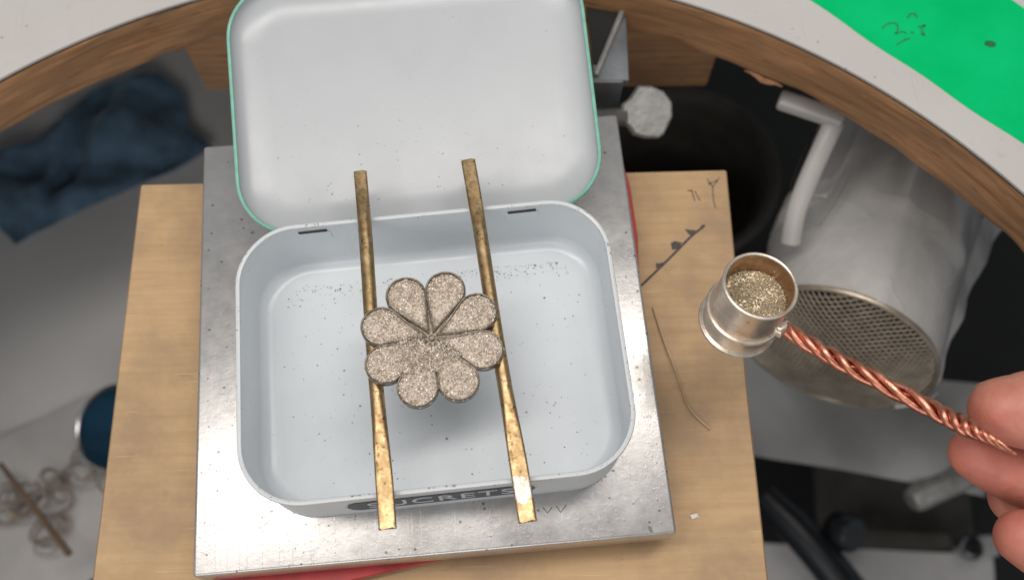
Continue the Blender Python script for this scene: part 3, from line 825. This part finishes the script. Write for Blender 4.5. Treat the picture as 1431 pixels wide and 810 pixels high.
def nail(p, dirv, up, w, l, r):
    d_ = Vector(dirv).normalized(); u = Vector(up); u = (u-d_*u.dot(d_)).normalized(); sd = d_.cross(u)
    V, F = [], []; m, n = 8, 6
    for lay in (0, -.35):
        for j in range(n+1):
            for i in range(m+1):
                a_ = (i/m-.5)*1.5; t = j/n
                ww = w*(1-.25*(2*abs(t-.55))**4)
                q = Vector(p)+d_*(l*(t-.5))+sd*(ww/2*math.sin(a_)/math.sin(.75))+u*((r+lay)*(math.cos(a_)-1)+lay-.5*max(0, t-.7))
                V.append(tuple(q))
    k = (m+1)*(n+1)
    for j in range(n):
        for i in range(m):
            a_ = j*(m+1)+i; f = (a_, a_+1, a_+m+2, a_+m+1); F.append(f); F.append(tuple(x+k for x in f)[::-1])
    for j in range(n):
        for i in (0, m): a_ = j*(m+1)+i; F.append((a_, a_+m+1, a_+m+1+k, a_+k))
    for i in range(m):
        for j in (0, n): a_ = j*(m+1)+i; F.append((a_, a_+1, a_+1+k, a_+k))
    return V, F

tn = nail(Vector((112.2, -37.15, 31.25))+Vector((-.08, .90, -.42)).normalized()*6.75, (-1, -.10, -.1), (-.08, .90, -.42), 8.2, 9.0, 6.5)
link('fingernail', *tn, MAT['nail'], hd)

# ------------------------------------------------------------------ clamp bracket and screw behind the lid
br = empty('clamp_bracket', (54, 78, -14), label='grey steel clamp bracket on the bench edge behind the lid', cat='bracket')
link('bracket_plate', *bevbox(9.5, 27, 2.6, .4, 2, (-.6, 3.2, 1)), MAT['bracket'], br, rot=(0, 0, R(-5)))
link('bracket_lip', *bevbox(8.6, 2.4, 14, .4, 2, (-1.6, -9.6, -5)), MAT['bracket'], br, rot=(0, 0, R(-5)))
link('bracket_painted_shade', *prism([(-5.6, -5), (-4.2, -5.5), (2.6, 9.5), (2.2, 14), (-5.4, 15)], 2.3, 2.9, .15), MAT['dark'], br)  # flat black inset, paints the shade of an opening onto the plate
link('bracket_brace', *tube([(-5.6, -9, 3.4), (-.4, 1.5, 3.5), (4.4, 11.2, 3.6)], [(.75, .75)]*3, 8), MAT['screw'], br)
link('bracket_top', *bevbox(11, 7, 4, .4, 2, (-.5, 18.5, 2.4)), MAT['bracket'], br)
sc = empty('thumb_screw', (48, 63.2, -22), label='zinc thumb screw with flat round head beside the lid', cat='screw')
V, F = [], []
# threaded shank
nseg = 26; P, rr = [], []
for i in range(nseg*4+1):
    t = i/(nseg*4); P.append((-6+15*t, -.2*t*4, 0)); rr.append(2.35+.30*math.cos(i*math.pi/2))
link('threaded_shank', *tube(P, rr, 16), MAT['screw'], sc)
head = []
hp_ = [(8.2, 2.2)]
def headmesh():
    P = []
    out = [(7.5, -2.2), (10, -4.0), (11.5, -5.9), (14.5, -6.6), (18.2, -6.4), (19.6, -5.2), (21.6, -.4), (21.2, 3.4), (18.8, 6.2), (15.2, 7.4), (11.6, 7.2), (9.6, 3.8), (7.5, 2.0)]
    return prism(out, -1.6, 1.6, .6)
link('screw_head', *headmesh(), MAT['screw'], sc, loc=(0, 1.2, 1.5), rot=(R(24), R(6), R(-6)), smooth=35)

# ------------------------------------------------------------------ extraction nozzle wrapped in duct tape
dn = Vector((-.50, -.86, .20)).normalized()
DM = dn.to_track_quat('Z', 'Y').to_euler()
dc = empty('extractor_nozzle', (119.5, 7.2, -75), DM, label='extraction nozzle wrapped in grey duct tape with wire mesh over its mouth', cat='nozzle')
RR_ = 29.3
def ductskin():
    V, F = [], []; nz, na = 60, 96
    rn = random.Random(2); ph = [rn.uniform(0, 6) for _ in range(8)]
    for i in range(nz+1):
        for k in range(na):
            a_ = 2*math.pi*k/na
            back = 150 - 106*max(0, min(1, .5+(math.cos(a_-R(162))-.77)*5))
            z = -back*i/nz
            r = RR_ + .5*math.sin(3*a_+ph[0]+z*.03)+.35*math.sin(7*a_+z*.11+ph[1])+.25*math.sin(13*a_-z*.17+ph[2])
            if z > -34: r = RR_+.12*math.sin(5*a_+ph[3])
            elif z > -37: r += 1.0*(1-abs((z+35.5)/1.5))
            else: r += 1.1
            r += 2.4*math.exp(-((a_-1.50+.0012*z)/.045)**2)*(1 if z < -36 else .35)
            r += 1.5*math.exp(-((a_-1.95-.003*z)/.05)**2)*(.5+.5*math.sin(z*.35))*(1 if z < -40 else 0)
            r += 1.2*math.exp(-((a_-1.05+.002*z)/.06)**2)*(.6+.4*math.sin(z*.22+1))*(1 if z < -40 else 0)
            V.append((r*math.cos(a_), r*math.sin(a_), z))
    for i in range(nz):
        for k in range(na): F.append((i*na+k, i*na+(k+1) % na, (i+1)*na+(k+1) % na, (i+1)*na+k))
    n0 = len(V)
    for k in range(na):
        a_ = 2*math.pi*k/na; V.append(((RR_-1.2)*math.cos(a_), (RR_-1.2)*math.sin(a_), 0))
    for k in range(na):
        a_ = 2*math.pi*k/na; V.append(((RR_-1.2)*math.cos(a_), (RR_-1.2)*math.sin(a_), -50))
    for k in range(na):
        j = (k+1) % na
        F += [(k, n0+k, n0+j, j), (n0+k, n0+na+k, n0+na+j, n0+j)]
    F.append(tuple(n0+na+k for k in range(na)))
    return V, F
link('tape_sleeve', *ductskin(), MAT['duct'], dc, smooth=60)
link('inner_pipe', *lathe([(RR_-1.6, -38), (RR_-.7, -38), (RR_-.7, -155), (RR_-1.6, -155)], 72, closed=True), MAT['white_plastic'], dc)
link('mouth_ring', *ring(RR_-.3, .9, .2, 72), MAT['mesh'], dc)
link('mouth_painted_shade', *lathe([(.05, -7), (RR_-1.4, -7), (RR_-1.4, -6), (.05, -6)], 48), MAT['dark'], dc)  # black disc painted as the shade down the pipe, behind the mesh
def screen():
    V, F = [], []; pit = 1.75; Rm = RR_-.6
    n = int(Rm*2/pit)+1
    for fam in (0, 1):
        ang = R(32) if fam == 0 else R(-32)
        d_ = Vector((math.cos(ang), math.sin(ang))); nn_ = Vector((-d_.y, d_.x))
        for i in range(-n, n+1):
            o_ = i*pit*.86
            if abs(o_) >= Rm-.3: continue
            hl_ = math.sqrt(Rm*Rm-o_*o_); m = 14; P = []
            for k in range(m+1):
                q = nn_*o_+d_*(-hl_+2*hl_*k/m); rr_ = q.length/Rm
                P.append((q.x, q.y, .3+6.0*(1-rr_*rr_)+(.22 if fam else -.0)+.9*math.sin(q.x*.17+.6)*math.cos(q.y*.14)))
            t_ = tube(P, .25, 4, caps=False); b_ = len(V); V += t_[0]; F += [tuple(x+b_ for x in f) for f in t_[1]]
    return V, F
g = link('wire_screen', *screen(), MAT['mesh'], dc); g['kind'] = 'stuff'
# loose strip of tape hanging from the right side of the sleeve
P = smooth_path([(27.6, 4, -2), (28.6, 6, -22), (31, 5, -48), (36, 2, -75), (39, 0, -100)], 5)
V, F = [], []
for i, p in enumerate(P):
    w = 5+3.5*i/len(P); cr = .6*math.sin(i*1.3)
    for s_ in (-1, 0, 1): V.append((p.x+w*.55*s_+cr, p.y+w*.65*(-s_)+cr*.6, p.z+.8*math.sin(i*.8+s_)))
m = len(V)
V += [(x+.2, y+.3, z) for x, y, z in V]
for i in range(len(P)-1):
    for s_ in (0, 1):
        f = (i*3+s_, i*3+s_+1, i*3+s_+4, i*3+s_+3); F.append(f); F.append(tuple(x+m for x in f)[::-1])
    F += [(i*3, i*3+3, i*3+3+m, i*3+m), (i*3+2, i*3+2+m, i*3+5+m, i*3+5)]
link('loose_tape_strip', V, F, MAT['duct'], dc)
link('tape_tail', *prism([(-6, -9), (5, -10), (7.5, 4), (2, 9), (-7, 8)], 0, .5, .1), MAT['duct'], dc, loc=(28, -14, -6), rot=(R(60), R(30), R(20)))

# white hanger arm and white hose sleeve next to the nozzle
wb = empty('plastic_hanger', (0, 0, -28), label='white plastic hanger arm under the bench edge beside the nozzle', cat='hanger')
link('hanger_bar', *move(bevbox(18.5, 5.0, 4.2, 1.0, 3), (109.5, 63.5, 0), Matrix.Rotation(R(-27), 3, 'Z')), MAT['white_plastic'], wb)
arm = smooth_path([(116.0, 60.0, -1.5), (113.0, 55.0, -4), (108.2, 46.5, -10), (105.0, 39.5, -16), (103.8, 33, -22)], 6)
link('hanger_arm', *tube(arm, [(2.9, 2.1)]*len(arm), 14), MAT['white_plastic'], wb)

# black bucket
bk = empty('bucket', (112, 134, -291), (0, 0, 0), label='round black bucket in the shadow under the bench', cat='bucket')
link('bucket_wall', *lathe([(34, 0), (41, 88), (44.5, 90), (44.8, 91.5), (43, 92), (40.5, 90), (38.5, 86), (32, 3), (.05, 3)], 64), MAT['black_plastic'], bk)
link('bucket_bottom', *lathe([(.05, 0), (34, 0), (34, 1), (.05, 1)], 48), MAT['black_plastic'], bk)

# ------------------------------------------------------------------ catch tray and the things in it, below on the left
TZ = -190
tr = empty('catch_tray', (-190, 120, TZ), label='wide grey catch tray below the bench on the left', cat='tray')
def tray_mat():
    n = NT('grey_tray'); n.set(rough=.5)
    c = n.ramp(n.noise(70, 4, .55), [(.3, (.68, .67, .665)), (.7, (.77, .76, .75))]); n.base(c); n.bump(n.noise(40, 3), 1.2, .5); return n.m
MAT['tray'] = tray_mat()
link('tray_floor', *grid(-330, 190, -420, 420, 14, 20, lambda x, y: 0), MAT['tray'], tr)
link('tray_wall', *bevbox(6, 840, 40, 1, 2, (193, 0, 18)), MAT['tray'], tr)
def cloth():
    nx, ny = 40, 30; V, F = [], []
    for lay in (0, -7):
        for j in range(ny+1):
            for i in range(nx+1):
                u, v = i/nx-.5, j/ny-.5
                x, y = u*94, v*50*(1+.12*math.sin(u*7))
                z = 8*math.sin(u*9+2*v)*math.cos(v*6)+2.2*math.sin(u*17-v*12)+.6*math.sin(u*31+v*22)+9*math.exp(-((u+.18-v*.5)/.06)**2)
                e = max(abs(u), abs(v))*2; z = z*(1-e**6)+lay*(1-e**8)-4*e**4
                V.append((x+2*math.sin(v*9), y+2*math.sin(u*8), z))
    k = (nx+1)*(ny+1)
    for j in range(ny):
        for i in range(nx):
            a_ = j*(nx+1)+i; f = (a_, a_+1, a_+nx+2, a_+nx+1); F.append(f); F.append(tuple(x+k for x in f)[::-1])
    for i in range(nx):
        for a_ in (i, ny*(nx+1)+i): F.append((a_, a_+1, a_+1+k, a_+k))
    for j in range(ny):
        for a_ in (j*(nx+1), j*(nx+1)+nx): F.append((a_, a_+nx+1, a_+nx+1+k, a_+k))
    return V, F
tag(link('cloth', *cloth(), MAT['denim'], loc=(-158, 158, -180), rot=(0, 0, R(26)), smooth=60), 'crumpled dark blue cloth in the grey tray at far left', 'cloth')
def sheet(w, d_, seed, amp):
    rn = random.Random(seed); p = [rn.uniform(0, 6) for _ in range(6)]
    V, F = grid(-w/2, w/2, -d_/2, d_/2, 18, 14, lambda x, y: amp*(1+math.sin(x*.05+p[0])*math.cos(y*.06+p[1])+.4*math.sin(x*.13+y*.1+p[2])))
    k = len(V); F2 = F+[tuple(i+k for i in f)[::-1] for f in F]; V2 = V+[(x, y, z-.5) for x, y, z in V]
    nx = 18
    for i in range(nx):
        for a_ in (i, 14*19+i): F2.append((a_, a_+1, a_+1+k, a_+k))
    for j in range(14):
        for a_ in (j*19, j*19+18): F2.append((a_, a_+19, a_+19+k, a_+k))
    return V2, F2
tag(link('paper_sheet', *sheet(74, 84, 1, 1.6), MAT['paper'], loc=(-172, -8, TZ+1), rot=(0, 0, R(22))), 'creased white paper in the tray at lower left', 'paper')
def scraps():
    rn = random.Random(21); parts = []
    for k in range(15):
        cx, cy = rn.gauss(-163, 14), rn.gauss(0, 13); r = rn.uniform(3.5, 8); tw = rn.uniform(1, 2.4); P = []
        ax = Euler((rn.uniform(-.7, .7), rn.uniform(-.7, .7), rn.uniform(0, 6))).to_matrix()
        for i in range(22):
            a_ = tw*6.28*i/21; q = ax @ Vector((r*math.cos(a_), r*.7*math.sin(a_), i*.25)); P.append((cx+q.x, cy+q.y, TZ+7+q.z*.8))
        parts.append(tube(P, rn.uniform(.28, .5), 5))
    return join(*parts)
tag(link('wire_scrap', *scraps(), MAT['scrap']), 'tangle of curled brown wire scraps on the white paper', 'wire scraps', kind='stuff')
bo = empty('bowl', (-132.5, 25.5, -163), (R(6), R(-14), 0), label='blue bowl with bright steel rim half hidden behind the board', cat='bowl')
link('bowl_wall', *lathe([(.05, -18), (8, -18), (14, -9), (16, -1), (15.3, -1), (13, -9), (7, -15.5), (.05, -15.5)], 48), MAT['blue_bowl'], bo)
link('bowl_rim', *ring(15.7, 1.1, -.3), MAT['chrome'], bo)
sk = empty('brush', (0, 0, 0), label='thin brown stick with black cap leaning at the lower left', cat='brush')
link('brush_handle', *tube([(-178, 16.5, -170), (-160, -4.5, -166), (-146, -21, -163)], [1.0, 1.2, 1.4], 12), MAT['stick'], sk)
capm = lathe([(.05, 0), (4.6, 0), (5, .7), (5, 18), (4.2, 18.6), (3.6, 18), (3.6, 8), (.05, 8)], 32)
link('brush_cap', *capm, MAT['black_gloss'], sk, loc=(-138, -33, -174), rot=(R(34), R(-30), 0))

# ------------------------------------------------------------------ things far below on the right
tag(link('vinyl_sheet', *sheet(112, 46, 5, 6), MAT['grey_sheet'], loc=(168, 13, -208), rot=(R(10), R(-6), R(-17)), smooth=60), 'grey vinyl sheet hanging below the mesh nozzle', 'sheet')
tl = empty('hand_tool', (150, -36, -250), label='black handled tool lying beside the board at lower right', cat='tool')
link('tool_handle', *tube([(-14, 26, 0), (-4, 12, 1), (8, -6, 0), (22, -30, -2), (34, -50, -4)], [6, 8, 8.5, 9, 9], 16), MAT['black_gloss'], tl)
link('tool_knob', *lathe([(.05, 0), (7, 0), (8.6, 2), (8.6, 11), (7, 13), (.05, 13)], 32), MAT['black_gloss'], tl, loc=(15, 8, -2), rot=(R(20), R(30), 0))
mb = tag(link('metal_bar', *tube([(182, -24.7, -199), (184.5, -23.8, -199), (204, -17.3, -198), (226, -10, -196)], [4.4, 5.6, 5.8, 5.8], 20), MAT['screw']), 'dull grey metal bar pointing in behind the fingers', 'bar')
st = empty('dark_stand', (212, -34, -300), label='dark stand of flat bars with a shiny knob at the lower right', cat='stand')
link('stand_bar', *bevbox(46, 12, 16, 1.5, 2), MAT['black_plastic'], st, rot=(0, 0, R(-8)))
link('stand_post', *bevbox(10, 10, 90, 1.5, 2), MAT['grey_sheet'], st, loc=(33, -6, -20))
link('stand_plate', *bevbox(80, 44, 5, 1, 2), MAT['black_plastic'], st, loc=(6, 24, -12), rot=(0, 0, R(-8)))
link('stand_knob', *lathe([(.05, 8), (4, 7.5), (6, 5), (6.3, 1), (5, 0), (.05, 0)], 24), MAT['chrome'], st, loc=(17, -7, 36))
tag(link('paper_sheet', *sheet(120, 62, 7, 2.0), MAT['paper'], loc=(188, -66, -292), rot=(0, 0, R(-8))), 'pale paper far below at lower right under the fingers', 'paper')
